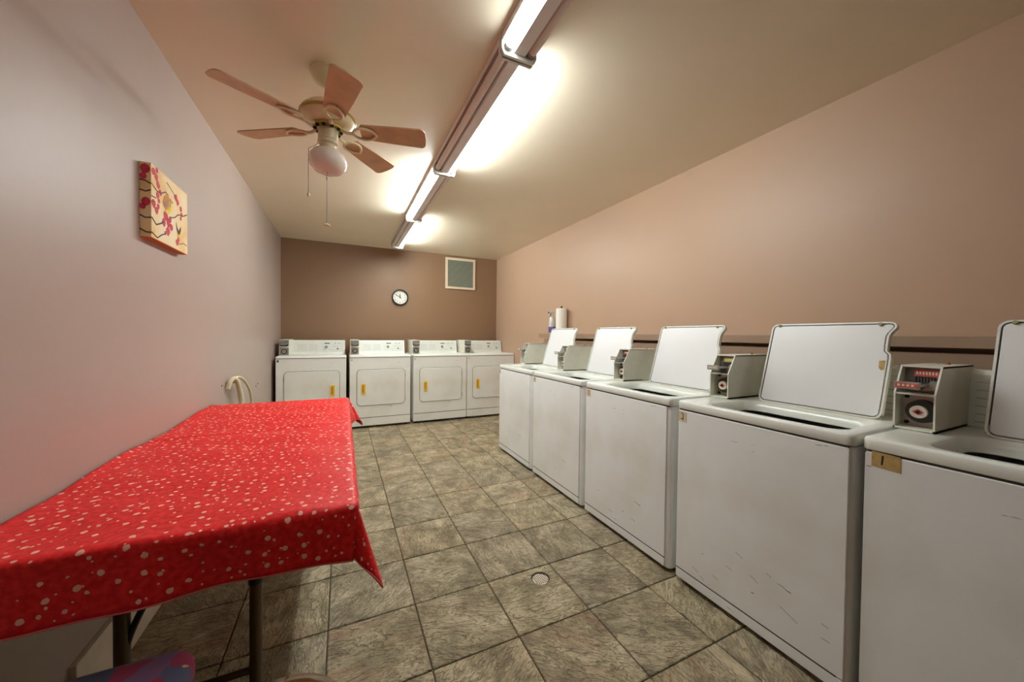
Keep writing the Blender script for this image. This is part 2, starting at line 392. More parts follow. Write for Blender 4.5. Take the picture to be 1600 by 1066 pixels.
# floor tiles, each its own piece of the floor
TS, TX, TY = .3446, -.0503, 1.2572
G = .0028
def tile_mesh(x0, x1, y0, y1, hole=None):
    bm = BM(); hx, hy = (x1-x0)/2-G, (y1-y0)/2-G
    o1 = rrect(-hx, hx, -hy, hy, .004, 2); o2 = rrect(-hx+.003, hx-.003, -hy+.003, hy-.003, .004, 2)
    if not hole:
        loops(bm, [[(a, b, -.008) for a, b in o1], [(a, b, -.0022) for a, b in o1], [(a, b, 0) for a, b in o2]], cap0=False)
    else:
        hcx, hcy, r = hole; n = 40
        def edge(hx, hy):
            out = []
            for i in range(n):
                t = 2*PI*i/n; dx, dy = math.cos(t), math.sin(t)
                k = min(((hx-hcx) if dx > 0 else (-hx-hcx))/dx if abs(dx) > 1e-9 else 9, ((hy-hcy) if dy > 0 else (-hy-hcy))/dy if abs(dy) > 1e-9 else 9)
                out.append((hcx+dx*k, hcy+dy*k))
            # snap nearest sample to each corner so the tile stays square
            for sx in (-1, 1):
                for sy in (-1, 1):
                    c = (sx*hx, sy*hy); j = min(range(n), key=lambda q: (out[q][0]-c[0])**2+(out[q][1]-c[1])**2); out[j] = c
            return out
        c = [(hcx+r*math.cos(2*PI*i/n), hcy+r*math.sin(2*PI*i/n)) for i in range(n)]
        loops(bm, [[(a, b, -.008) for a, b in edge(hx, hy)], [(a, b, -.0022) for a, b in edge(hx, hy)], [(a, b, 0) for a, b in edge(hx-.003, hy-.003)], [(a, b, 0) for a, b in c], [(a, b, -.012) for a, b in c]], cap0=False, cap1=False)
    return bm
full = None
DR = (.886, 1.520, .0465)
xs = [TX+i*TS for i in range(-3, 8)]; ys = [TY+j*TS for j in range(-12, 14)]
for i in range(len(xs)-1):
    for j in range(len(ys)-1):
        x0, x1, y0, y1 = max(xs[i], XL), min(xs[i+1], XR), max(ys[j], YF), min(ys[j+1], YB)
        if x1-x0 < .03 or y1-y0 < .03: continue
        cx, cy = (x0+x1)/2, (y0+y1)/2
        whole = x1-x0 > TS-.001 and y1-y0 > TS-.001
        if x0 < DR[0] < x1 and y0 < DR[1] < y1:
            o = obj('tile', tile_mesh(x0, x1, y0, y1, (DR[0]-cx, DR[1]-cy, DR[2])), 'slate', floor)
        elif whole and full:
            o = full.copy(); COL.objects.link(o); o.parent = floor
        else:
            o = obj('tile', tile_mesh(x0, x1, y0, y1), 'slate', floor)
            if whole: full = o
        o.location = (cx, cy, random.uniform(-.0006, .0006))

dr = thing('floor_drain', 'small round cream drain strainer sunk in a floor tile', 'drain', (DR[0], DR[1], -.006))
bm = BM(); lathe(bm, [(.046, -.004), (.046, .0035), (.0435, .0035), (.0435, -.004)], closed=True, n=40); obj('rim', bm, 'print_dark', dr, 30)
bm = BM(); lathe(bm, [(.039, -.006), (.039, .0005), (.037, .0015), (.002, .002)], n=40); obj('strainer', bm, 'drain_metal', dr, 30)
bm = BM()
for i_ in range(-4, 5):
    for j_ in range(-4, 5):
        x, y = i_*.0098, j_*.0098
        if math.hypot(x, y) < .036: cyl(bm, (x, y, 0), (x, y, .0027), .0031, n=6)
obj('strainer_holes', bm, 'dark', dr)['kind'] = 'stuff'

# wall trim: white kick board on the left, brown shelf rail and boxed chase on the right
struct('baseboard_left', bx(XL, XL+.018, 1.50, YB, 0, .2, bev=.003), 'white_board')
o = struct('trim_1', bx(XL, XL+.012, YF, 1.49, 0, .17, bev=.003), 'brown_trim')
struct('trim_2', bx(XR-.15, XR, YF, 3.86, 1.165, 1.214, bev=.003), 'brown_trim')
struct('trim_3', bx(XR-.05, XR, YF, 3.80, 0, 1.165), 'brown_trim')
struct('trim_4', bx(XR-.12, XR-.05, YF, 3.78, 0, 1.146, bev=.003), 'brown_trim')
wl = bpy.data.objects['wall_left']
for y, z in ((3.0, .835), (4.13, .705), (4.05, .69)):
    obj('nail_hole', cyl(BM(), (XL+.0002, y, z), (XL+.002, y+.001, z), .006, n=8), 'dark', wl)

# ------------------------------------------------------------ fluorescent strip, four fittings end to end
FX = .668
ends = [(.17, 1.385), (1.395, 2.605), (2.615, 3.825), (3.835, 5.10)]
lit_left = [True, False, True, False]
names = ['strip light fitting nearest the camera, left tube lit and right tube dark',
         'strip light fitting beside the fan, right tube lit and left tube dark',
         'third strip light fitting from the camera, left tube lit',
         'farthest strip light fitting, ending near the brown back wall']
for k, ((y0, y1), lf) in enumerate(zip(ends, lit_left)):
    t = thing('strip_light', names[k], 'ceiling light', (FX, y0, H), group='fluorescent strip fittings on the ceiling')
    L = y1-y0
    pan = [(-.077, -.001), (.077, -.001), (.079, -.034), (.0765, -.034), (.074, -.014), (.034, -.016), (.025, -.070), (-.025, -.070), (-.034, -.016), (-.074, -.014), (-.0765, -.034), (-.079, -.034)]
    b = BM(); prism(b, pan, .012, L-.012, 'xz'); obj('channel', b, 'fixture', t)
    for yy in (0, L-.012):
        b = BM(); pl = [(-.081, 0), (.081, 0), (.081, -.066), (.069, -.088), (-.069, -.088), (-.081, -.066)]
        prism(b, pl, yy, yy+.012, 'xz', bev=.001); obj('end_plate', b, 'fixture_end', t)
    for s in (-1, 1):
        on = (s < 0) == lf
        b = BM(); cyl(b, (s*.052, .03, -.052), (s*.052, L-.03, -.052), .0180, n=24)
        tb = obj('tube', b, 'tube_lit%d' % k if on else 'tube_off', t, 40); tb['label'] = 'lit tube' if on else 'dark unlit tube'
        for e in (.012, L-.03):
            b = BM(); cyl(b, (s*.052, e, -.052), (s*.052, e+.018, -.052), .0190, n=20); obj('tube_cap', b, 'chrome', tb, 40)
        for e in (.012, L-.026):
            b = bx(s*.052-.014, s*.052+.014, e, e+.014, -.05, -.012, bev=.002); obj('socket', b, 'fixture_end', t)

# ------------------------------------------------------------ washers (local x = left to right seen from the aisle, y = depth)
def coin_box_side(x_off=0):
    return [(.30, 0), (.30, .122), (.345, .214), (.62, .214), (.62, 0)]
def digit(bm, d, cx, cz, h, w, y0, y1):
    P = {'1': [[(.45, 1), (.42, .6), (.35, 0)]],
         '2': [[(.1, .95), (.45, 1), (.75, .85), (.8, .6), (.75, .3), (.55, .08)], [(.05, .06), (.3, .1), (.6, .04), (.9, .02)]],
         '3': [[(.15, .92), (.5, 1), (.8, .85), (.7, .62), (.4, .52)], [(.4, .52), (.8, .4), (.85, .15), (.5, 0), (.1, .08)]],
         '4': [[(.3, 1), (.12, .45), (.9, .42)], [(.75, .95), (.7, 0)]],
         '5': [[(.85, 1), (.25, .98), (.2, .58), (.6, .6), (.85, .35), (.6, .02), (.15, .05)]]}[d]
    for s in P: stroke(bm, [(cx+(a-.5)*h*.62, cz+(b-.5)*h) for a, b in s], w, y0, y1)
def lid_outline(ins=0):
    w, h = .452, .396
    r = .028
    pts = []
    def arc(cx, cy, a0, a1, rr, n=5):
        for i in range(n):
            t = math.radians(a0+(a1-a0)*i/(n-1)); pts.append((cx+rr*math.cos(t), cy+rr*math.sin(t)))
    arc(r, r, 180, 270, r-ins); arc(w-.03, .03, 270, 360, .03-ins)
    e = w-ins
    for p in ((e, .245), (e-.002, .262), (e-.014, .275), (e-.016, .30), (e-.016, .335), (e-.012, .350)): pts.append(p)
    arc(w-.02, h-.02, -10, 90, .02-ins+.002); arc(r, h-r, 90, 180, r-ins)
    return pts
def washer(name_label, num, X, yl, width, tagkind, lid_dx=0):
    t = thing('washing_machine', name_label, 'washer', (X, yl, 0), -PI/2, 'white top loading washers along the right wall')
    w = width; D = .66
    # cabinet, open at the top
    bm = BM(); o = rrect(0, w, .006, D, .022, 4)
    i_ = rrect(.01, w-.01, .016, D-.01, .015, 4)
    loops(bm, [[(a, b, .45) for a, b in i_], [(a, b, .846) for a, b in i_], [(a, b, .846) for a, b in o], [(a, b, .022) for a, b in o]]); obj('cabinet', bm, 'washer', t, 35)
    bm = BM(); prism(bm, rrect(.006, w-(.010 if num == '2' else .028), .072, .842, .006, 3), .008, -.001, 'xz', bev=.002); obj('front_panel', bm, 'washer', t, 35)
    bm = BM(); prism(bm, rrect(.006, w-(.010 if num == '2' else .028), .024, .068, .005, 3), .008, -.001, 'xz', bev=.002); obj('kick_panel', bm, 'washer', t, 35)
    for fx in (.05, w-.05):
        for fy in (.06, D-.06): obj('foot', cyl(BM(), (fx, fy, 0), (fx, fy, .024), .018, .014, 12), 'black', t, 40)
    # worktop with the loading opening
    ox0, ox1 = .125, w-.055
    A = lambda k, z: [(a, b, z) for a, b in rrect(-.003+k, w+.003-k, -.0035+k, D+.004-k, .024-k*.5, 6)]
    I = lambda k, z: [(a, b, z) for a, b in rrect(ox0+k, ox1-k, .045+k, .352-k, .06-k*.5, 6)]
    bm = BM()
    loops(bm, [A(.001, .8505), A(0, .852), A(0, .879), A(.002, .885), A(.007, .888), I(-.012, .887), I(-.002, .883), I(.006, .87), I(.02, .846), I(.02, .842), A(.02, .8505)], close=True)
    obj('seam', bx(.012, w-.012, .002, .0065, .8435, .8505), 'print_dark', t); obj('seam', bx(.008, w-.03, -.0005, .0045, .0675, .0725), 'print_dark', t)
    obj('worktop', bm, 'washer_top', t, 50)
    # tub ring and basket inside the opening
    cx, cy = (ox0+ox1)/2, .20
    bm = BM(); lathe(bm, [(.235, .80), (.235, .81), (.20, .825), (.178, .81), (.178, .80)], (cx, cy+.04, 0), 36, closed=True); obj('tub_ring', bm, 'tub_grey', t, 40)
    bm = BM(); lathe(bm, [(.178, .80), (.18, .5), (.03, .49)], (cx, cy+.04, 0), 36); obj('basket', bm, 'tub_dark', t, 40)
    bm = BM(); lathe(bm, [(.05, .49), (.03, .6), (.025, .74), (.01, .76)], (cx, cy+.04, 0), 16); obj('agitator', bm, 'tub_dark', t, 40)
    # rear console
    bm = BM(); prism(bm, [(.545, .888), (.565, 1.075), (.58, 1.09), (.655, 1.09), (.655, .888)], .05, w-.01, 'yz'); c = obj('console', bm, 'washer_top', t)
    bm = BM()
    for k in range(6): box(bm, .10, w-.03, .5455+.0205*(k*.028+.01)/.187*1.0, .5485+.0205*(k*.028+.01)/.187+.002, .905+k*.028, .908+k*.028)
    obj('console_line', bm, 'print_grey', c)
    # lid, standing open and leaning back
    hinge = thing_part = bpy.data.objects.new('lid', None)
    th = math.atan2(.115, .38)
    bm = BM(); prism(bm, lid_outline(), .0, .016, 'xz', bev=.003)
    lid = obj('lid', bm, 'lid_rim', t, 45, loc=(.158+lid_dx, .372, .886), rot=(-th, 0, 0))
    bpy.data.objects.remove(hinge)
    bm = BM(); ring(bm, lid_outline(.001), lid_outline(.0075), -.005, .001, 'xz'); obj('rim', bm, 'lid_rim', lid, 45)
    bm = BM(); ring(bm, lid_outline(.0075), lid_outline(.0115), -.0012, .001, 'xz'); obj('seal_gap', bm, 'print_dark', lid)
    bm = BM(); prism(bm, lid_outline(.0115), -.0035, .001, 'xz', bev=.0015); obj('inner_panel', bm, 'lid_in', lid, 40)
    for bxp in (.035, .405):
        b = BM(); cyl(b, (bxp, -.012, .386), (bxp, .001, .386), .006, .008, 12); obj('bumper', b, 'rubber', lid, 40)
    for hx_ in (.002, .438): obj('hinge', bx(hx_, hx_+.012, -.003, .016, .012, .04, bev=.002), 'grey_metal', lid)
    rx = .33 if num == '2' else .10
    b = bx(rx, rx+.09, -.0045, .002, -.003, .003, bev=.001); obj('rust_stain', b, 'rust', lid)
    if num == '2':
        b = BM(); prism(b, [(.418, .235), (.436, .237), (.436, .200), (.428, .196), (.420, .205)], -.0036, -.0044, 'xz'); obj('torn_sticker', b, 'tag_tape', lid)
    # coin box with slide and turn lock
    cb = thing_p = None
    x0, x1 = -.014, .086; z0 = .8895; y0 = .25
    prof = lambda k: [(y0+k, z0+k), (y0+k, z0+.124), (y0+.052+k, z0+.216-k), (.585, z0+.216-k), (.585, z0+k)]
    bm = BM()
    # shell: two cheeks, top, bottom, back, mid shelf
    outl = [(y0, z0), (y0, z0+.124), (y0+.052, z0+.217), (.585, z0+.217), (.585, z0)]
    prism(bm, outl, x1-.005, x1, 'yz'); prism(bm, outl, x0, x0+.005, 'yz')
    box(bm, x0, x1, y0+.052, .585, z0+.212, z0+.218); box(bm, x0, x1, y0, .585, z0, z0+.006)
    box(bm, x0+.005, x1-.005, y0+.002, y0+.09, z0+.119, z0+.124); box(bm, x0+.005, x1-.005, .575, .585, z0+.006, z0+.212)
    cb = obj('coin_box', bm, 'coinbox', t); 
    b = bx(x0+.005, x1-.005, y0+.055, y0+.062, z0+.006, z0+.119); obj('lock_plate', b, 'pink_plate' if num == '1' else 'coinbox_in', cb)
    cxm = (x0+x1)/2+.008
    b = BM(); cyl(b, (cxm, y0+.032, z0+.062), (cxm, y0+.055, z0+.062), .038, .040, 28); d = obj('lock_ring', b, 'green_black', cb, 30)
    b = BM(); cyl(b, (cxm-.004, y0+.022, z0+.061), (cxm-.004, y0+.034, z0+.061), .021, .022, 24); obj('lock_face', b, 'pale_dial', cb, 30)
    b = BM(); prism(b, [(cxm-.018, z0+.061), (cxm-.004, z0+.071), (cxm+.010, z0+.061), (cxm-.004, z0+.051)], y0+.020, y0+.024, 'xz'); obj('lock_mark', b, 'red_dial', cb)
    b = BM(); cyl(b, (cxm-.004, y0+.016, z0+.061), (cxm-.004, y0+.024, z0+.061), .005, n=10); obj('key_hole', b, 'dark', cb)
    for px, pz in ((x0+.018, .018), (x1-.014, .02), (x1-.014, .105), (x0+.018, .108)): obj('plate_screw', cyl(BM(), (px, y0+.048, z0+pz), (px, y0+.056, z0+pz), .006, n=10), 'dark', cb)
    # coin slide mechanism in the upper bay
    b = bx(x0+.005, x1-.005, y0+.075, y0+.085, z0+.124, z0+.212); obj('slide_back_plate', b, 'grey_metal', cb)
    b = bx(x0+.03, x1-.012, y0+.066, y0+.076, z0+.18, z0+.203, bev=.001); obj('coin_guide', b, {'1': 'red_print', '2': 'yellow_print', '3': 'red_print'}.get(num, 'pink_plate'), cb)
    b = BM()
    for q in range(7): box(b, x0+.035+q*.0075, x0+.039+q*.0075, y0+.0652, y0+.067, z0+.187, z0+.197)
    obj('guide_print', b, 'pale_dial', cb)
    b = BM()
    for q in range(4): box(b, x0+.022+q*.011, x0+.028+q*.011, y0-.0422, y0-.041, z0+.151, z0+.158)
    obj('slide_print', b, 'pale_dial', cb)
    b = BM()
    for q in range(8): box(b, x0+.032+q*.0072, x0+.036+q*.0072, y0+.060, y0+.068, z0+.160, z0+.178)
    obj('coin_slots', b, 'print_dark', cb)
    sl = BM(); box(sl, x0+.012, x0+.07, y0-.035, y0+.07, z0+.150, z0+.156, bev=.001); box(sl, x0+.012, x0+.074, y0-.04, y0-.030, z0+.142, z0+.166, bev=.002)
    sobj = obj('coin_slide', sl, 'chrome', cb)
    b = bx(x0+.016, x0+.070, y0-.0415, y0-.0395, z0+.147, z0+.161); obj('slide_label', b, 'red_print' if num in '1' else 'print_grey', cb)
    b = BM(); prism(b, [(x0+.055, z0+.132), (x1-.010, z0+.138), (x1-.008, z0+.166), (x0+.075, z0+.168)], y0+.045, y0+.075, 'xz'); obj('slide_housing', b, 'chrome', cb)
    b = BM(); cyl(b, (x1-.04, .50, z0+.218), (x1-.04, .50, z0+.226), .007, .005, 10); obj('top_screw', b, 'rust', cb)
    # number tag
    if tagkind:
        tx0, tx1, tz0, tz1 = tagkind
        b = BM(); prism(b, [(tx0, tz0+.001), (tx1, tz0-.003), (tx1-.001, tz1-.002), (tx0+.001, tz1)], -.0012, -.0024, 'xz')
        tg = obj('number_tag', b, 'tag_tape' if num == '1' else 'tag_card', t)
        b = BM(); digit(b, num, (tx0+tx1)/2-(.006 if num == '1' else 0), (tz0+tz1)/2, (tz1-tz0)*.62, .0036 if num != '1' else .0042, -.0024, -.0030)
        obj('handwritten_number', b, 'ink', tg)
    return t
def scuffs(t, spots):
    for x, z, l, a in spots:
        b = BM(); stroke(b, [(x, z), (x+l*.5, z+a*l*.5+.001), (x+l, z+a*l)], .0016, -.0011, -.0015); obj('scuff', b, 'scuff', t)

washer('nearest washer, cut by right edge, yellowed tape tag with a single stroke', '1', 1.505, .554, .70, (.022, .088, .802, .848))
w2 = washer('second nearest washer, with scuffed lower front and cream tag marked 2', '2', 1.49, 1.243, .672, (.008, .052, .790, .838))
w3 = washer('middle washer of the row, cream tag marked 3', '3', 1.488, 1.978, .70, (.012, .055, .795, .842), .035)
washer('second farthest washer, marked 4, left of the middle one', '4', 1.488, 2.716, .70, (.012, .050, .800, .842), .085)
washer('farthest washer, next to the dryers and below the paper towel roll', '5', 1.488, 3.452, .70, (.008, .035, .795, .838), .085)
scuffs(w2, [(.30, .30, .03, -.35), (.36, .24, .03, -.5), (.26, .22, .025, -.3), (.42, .285, .02, -.4), (.47, .19, .06, -.4), (.60, .22, .02, -.2), (.60, .17, .025, .0), (.10, .12, .03, -.4), (.14, .10, .02, -.4), (.20, .14, .025, -.3)])
scuffs(w3, [(.25, .13, .03, -.2), (.30, .10, .02, -.3), (.44, .16, .03, -.1)])

# ------------------------------------------------------------ dryers (local x right, y depth)
def dryer(label, x0, right_handle, knobs, num):
    t = thing('clothes_dryer', label, 'dryer', (x0, 4.85, 0), 0, 'white front loading dryers along the back wall')
    w, D = .735, .64
    bm = BM(); prism(bm, rrect(0, w, .006, D, .016, 4), .03, .893, 'xy'); obj('cabinet', bm, 'dryer', t, 35)
    bm = BM(); ls = []
    for k, z in ((0, .895), (0, .908), (.004, .916), (.012, .918)): ls.append([(a, b, z) for a, b in rrect(-.002+k, w+.002-k, -.006+k, D-k, .02-k*.5, 5)])
    loops(bm, ls); obj('worktop', bm, 'dryer', t, 50)
    bm = BM(); prism(bm, rrect(.003, w-.003, .135, .890, .006, 3), .008, 0, 'xz', bev=.002); fp = obj('front_panel', bm, 'dryer', t, 35)
    bm = BM(); prism(bm, rrect(.003, w-.003, .030, .131, .005, 3), .008, 0, 'xz', bev=.002); obj('kick_panel', bm, 'dryer', t, 35)
    obj('seam', bx(.006, w-.006, .0005, .0075, .1295, .1365), 'print_dark', t); obj('seam', bx(.006, w-.006, .0005, .0075, .8885, .8955), 'print_dark', t)
    for fx in (.05, w-.05):
        for fy in (.06, D-.06): obj('foot', cyl(BM(), (fx, fy, 0), (fx, fy, .031), .018, .014, 12), 'black', t, 40)
    a0, a1, b0, b1 = .085, .660, .288, .737
    bm = BM(); ring(bm, rrect(a0-.005, a1+.005, b0-.005, b1+.005, .05, 8), rrect(a0, a1, b0, b1, .046, 8), -.0005, .001, 'xz'); obj('door_seam', bm, 'print_dark', t)
    bm = BM(); prism(bm, rrect(a0, a1, b0, b1, .046, 8), 0, -.010, 'xz', bev=.003); dr_ = obj('door', bm, 'dryer', t, 40)
    hx = (a1-.098) if right_handle else (a0+.050)
    bm = BM(); ring(bm, rrect(hx, hx+.046, .432, .562, .006, 3), rrect(hx+.012, hx+.032, .448, .546, .004, 3), -.0105, -.018, 'xz'); h = obj('handle', bm, 'yellow', dr_, 30)
    h['label'] = 'yellow recessed pull'
    bm = BM(); prism(bm, rrect(hx+.012, hx+.032, .448, .546, .004, 3), -.0100, -.0115, 'xz'); obj('handle_recess', bm, 'yellow_in', dr_)
    bm = bx(hx+.012, hx+.017, -.0135, -.0113, .452, .542); obj('handle_slot', bm, 'dark', dr_)
    xx = a0-.004 if right_handle else a1
    for zz in (.33, .62): obj('door_hinge', bx(xx, xx+.006, -.009, .001, zz, zz+.055, bev=.001), 'print_dark', dr_)
    # console
    bm = BM(); prism(bm, [(.445, .917), (.450, .935), (.490, 1.092), (.50, 1.098), (.60, 1.098), (.62, .917)], .10, w-.012, 'yz'); c = obj('console', bm, 'washer_top', t)
    sl = lambda z: .450+(z-.935)/(1.092-.935)*.040
    def slab(b, x0_, x1_, z0_, z1_, d=.002):
        vs = [(x0_, sl(z0_)-d, z0_), (x1_, sl(z0_)-d, z0_), (x1_, sl(z1_)-d, z1_), (x0_, sl(z1_)-d, z1_)]
        loops(b, [vs, [(a, q+d*.9, z) for a, q, z in vs]])
    b = BM(); slab(b, .12, w-.025, .945, 1.082, .0022); cf = obj('control_panel', b, 'console_face', c)
    b = BM()
    for k in range(5): slab(b, .17, .28, .965+k*.018, .968+k*.018, .003); slab(b, .30, .40, .965+k*.018, .968+k*.018, .003)
    slab(b, .44, .47, 1.01, 1.013, .003); slab(b, .56, .64, 1.015, 1.018, .003); slab(b, .44, .49, .975, .978, .003); slab(b, .53, .57, .972, .975, .003)
    obj('printed_text', b, 'print_grey', c)
    b = BM(); slab(b, .478, .54, 1.050, 1.062, .003); slab(b, .60, .612, 1.052, 1.060, .003)
    if knobs > 1: slab(b, .645, .658, 1.052, 1.060, .003)
    if knobs > 2: slab(b, .57, .58, 1.052, 1.060, .003)
    obj('printed_mark', b, 'print_dark', c)
    b = BM(); cyl(b, (.50, sl(1.01)-.022, 1.01), (.50, sl(1.01), 1.01), .013, .018, 16); box(b, .496, .504, sl(1.01)-.028, sl(1.01)-.018, .996, 1.026); obj('selector_knob', b, 'chrome', c, 30)
    b = BM(); cyl(b, (.635, sl(.985)-.012, .985), (.635, sl(.985), .985), .009, n=14); obj('start_button', b, 'black', c, 30)
    # coin meter at the left end of the console
    bm = bx(.012, .118, .18, .60, .918, 1.108, bev=.004)
    cb = obj('coin_meter', bm, 'coinbox', t, 30)
    cb_y = .18
    obj('meter_face', bx(.020, .110, cb_y-.004, cb_y+.001, .925, 1.012, bev=.001), 'grey_metal', cb)
    obj('slide_housing', bx(.018, .112, cb_y-.012, cb_y+.001, 1.040, 1.104, bev=.002), 'grey_metal', cb)
    obj('slide_slot', bx(.024, .106, cb_y-.016, cb_y-.010, 1.034, 1.048), 'dark', cb)
    obj('coin_slide', bx(.034, .088, cb_y-.05, cb_y, 1.046, 1.054, bev=.001), 'chrome', cb)
    b = BM(); cyl(b, (.066, cb_y-.010, .968), (.066, cb_y-.003, .968), .029, n=24); obj('lock_ring', b, 'black', cb, 30)
    b = BM(); cyl(b, (.066, cb_y-.016, .968), (.066, cb_y-.009, .968), .019, n=20); obj('lock_face', b, 'chrome', cb, 30)
    b = BM(); cyl(b, (.066, cb_y-.018, .968), (.066, cb_y-.015, .968), .006, n=10); obj('key_hole', b, 'dark', cb)
    # small number sticker high on the left
    obj('number_sticker', bx(.014, .034, -.0012, .001, .850, .876), 'tag_card' if num else 'print_dark', t)
    return t
dryer('leftmost dryer, yellow door pull on its right side, lower half behind red table', -.692, True, 2, False)
dryer('second dryer from left, pull on left, beside the red tablecloth corner', .08, False, 2, True)
dryer('third dryer from left, fully in view, yellow pull on its left', .85, False, 3, True)
dryer('rightmost dryer, in the corner, partly hidden by the farthest washer', 1.592, False, 2, True)

# ------------------------------------------------------------ folding table and red cloth
TX0, TX1, TY0, TY1, TZ = XL+.012, .030, 1.055, 2.80, .738
tb = thing('folding_table', 'long folding table under the red cloth, on brown metal tube legs', 'table', ((TX0+TX1)/2, (TY0+TY1)/2, 0))
cx_, cy_ = (TX0+TX1)/2, (TY0+TY1)/2
obj('table_top', bx(TX0-cx_+.004, TX1-cx_-.004, TY0-cy_+.004, TY1-cy_-.004, TZ-.032, TZ-.004, bev=.004), 'board', tb)
def tl(x, y, z): return (x-cx_, y-cy_, z)
for y, s in ((1.27, 1), (2.56, -1)):
    for x in (-.230, -.520):
        lg = obj('leg', tube(BM(), [tl(x, y, .004), tl(x, y, .7)], .0165, 14), 'leg_metal', tb, 40)
        b = BM(); cyl(b, tl(x, y, 0), tl(x, y, .02), .019, n=14); obj('foot_cap', b, 'black', lg, 40)
    obj('cross_bar', tube(BM(), [tl(-.535, y, .20), tl(-.230, y, .20)], .010, 10), 'leg_metal', tb, 40)
    obj('brace', tube(BM(), [tl(-.515, y, .36), tl(-.500, y, .41), tl(-.475, y, .47), tl(-.44, y, .53), tl(-.39, y, .60), tl(-.33, y, .68)], .008, 8, sub=4), 'black', tb, 40)
    obj('collar', cyl(BM(), tl(-.230, y, .46), tl(-.230, y, .50), .019, n=14), 'black', tb, 40)

def cloth():
    bm = BM(); uvl = bm.loops.layers.uv.new('UVMap')
    u0, u1, v0, v1 = TX0-.006, TX1+.165, TY0-.145, TY1+.17
    nu, nv = 76, 170
    R = .012
    def bend(s, R=R):
        if s < R*PI/2: return R*math.sin(s/R), R*(1-math.cos(s/R))
        return R, R+(s-R*PI/2)
    grid = []
    for j in range(nv+1):
        row = []
        for i in range(nu+1):
            u = u0+(u1-u0)*i/nu; v = v0+(v1-v0)*j/nv
            du = max(0, u-TX1); near = v < (TY0+TY1)/2; dv = max(0, TY0-v) if near else max(0, v-TY1)
            x, y, z = min(u, TX1), min(max(v, TY0), TY1), TZ
            s = math.hypot(du, dv)
            if s > 0:
                hz, dp = bend(s); th = math.atan2(dv, du); s2 = math.sin(2*th)
                fl = .03+(.36*s2**1.3 if near else .60*s2**.75)
                if du == 0:   # hem waves along the ends
                    fl += .07*math.sin(u*13+1)+.04*math.sin(u*29)
                if dv == 0: fl += .035*math.sin(v*9)-.03+.34*math.exp(-((TY1-v)/.13)**2)
                hz += fl*max(dp-R, 0)
                sg = -1 if near else 1
                x += hz*du/s; y += sg*hz*dv/s; z -= dp
            # creases and faint wrinkles on the top
            z += .0025*math.exp(-((v-(2.02+.06*(u+.35)))/.018)**2)-.0018*math.exp(-((v-(1.985+.06*(u+.35)))/.02)**2) if s == 0 else 0
            if s == 0:
                z += .0018*math.sin(u*21+v*7)*math.sin(v*5+u*3)+.0012*math.sin(v*26+u*11)
                z += .012*max(0, 1-(u-u0)/.02)*(.5+.5*math.sin(v*8))
            if s > .02:
                k = .004*math.sin(u*9+v*33+dv*18); y += (-k if dv > du else 0); x += (k*.4 if du >= dv else 0)
            row.append((bm.verts.new((x, y, z)), (u, v)))
        grid.append(row)
    for j in range(nv):
        for i in range(nu):
            q = [grid[j][i], grid[j][i+1], grid[j+1][i+1], grid[j+1][i]]
            f = bm.faces.new([a for a, _ in q])
            for l, (_, uv) in zip(f.loops, q): l[uvl].uv = uv
    me = bpy.data.meshes.new('tablecloth'); bm.to_mesh(me); bm.free(); me.materials.append(M['cloth']); me.materials.append(M['hem'])
    n = nu
    for idx, p in enumerate(me.polygons):
        p.use_smooth = True
    o = bpy.data.objects.new('tablecloth', me); COL.objects.link(o)
    so = o.modifiers.new('thickness', 'SOLIDIFY'); so.thickness = .0016; so.offset = 1
    # narrow sewn hem as its own part
    hb = BM(); path = [grid_co for grid_co in []]
    P = [me.vertices[j*(nu+1)+i].co.copy() for j, i in [(0, i) for i in range(nu+1)]+[(j, nu) for j in range(1, nv+1)]+[(nv, i) for i in range(nu-1, -1, -1)]]
    tube(hb, [p for p in P], .0026, 6); obj('hem', hb, 'hem', o, 60)
    return o
tag(cloth(), 'red tablecloth scattered with small white spots, draped over the long table', 'tablecloth')

# ------------------------------------------------------------ chair and stool at the bottom edge
ch = thing('padded_stool', 'stool with purple patterned padded top, at the near end of the table', 'stool', (-.495, .92, 0))
bm = BM(); ls = []
for k, z in ((.012, .395), (0, .405), (0, .435), (.006, .447), (.025, .455), (.06, .459)):
    ls.append([(a, b, z) for a, b in rrect(-.19+k, .19-k, -.2+k, .175-k, .06-k*.5, 7)])
loops(bm, ls); obj('seat', bm, 'seat', ch, 60)
for sx in (-1, 1):
    obj('front_leg', tube(BM(), [(sx*.165, .14, .395), (sx*.17, .155, .2), (sx*.175, .165, .005)], .011, 10, 3), 'leg_metal', ch, 40)
    obj('rear_leg', tube(BM(), [(sx*.175, -.195, .005), (sx*.17, -.185, .2), (sx*.165, -.17, .395)], .011, 10, 3), 'leg_metal', ch, 40)
obj('seat_frame', ring(BM(), rrect(-.175, .175, -.205, .155, .04, 5), rrect(-.155, .155, -.185, .135, .03, 5), .385, .40), 'leg_metal', ch)
st = thing('round_stool', 'glossy brown round seat peeking in at the bottom edge', 'stool', (-.115, .775, 0))
bm = BM(); lathe(bm, [(.10, .425), (.128, .43), (.132, .442), (.122, .455), (.09, .462), (.01, .465)], n=36); obj('seat', bm, 'stool_top', st, 60)
for k in range(4):
    a = PI/4+k*PI/2; obj('leg', tube(BM(), [(.08*math.cos(a), .08*math.sin(a), .43), (.13*math.cos(a), .13*math.sin(a), .005)], .011, 10), 'leg_metal', st, 40)
bm = BM(); lathe(bm, [(.103, .2), (.103, .212), (.115, .212), (.115, .2)], n=28, closed=True); obj('foot_ring', bm, 'leg_metal', st, 40)

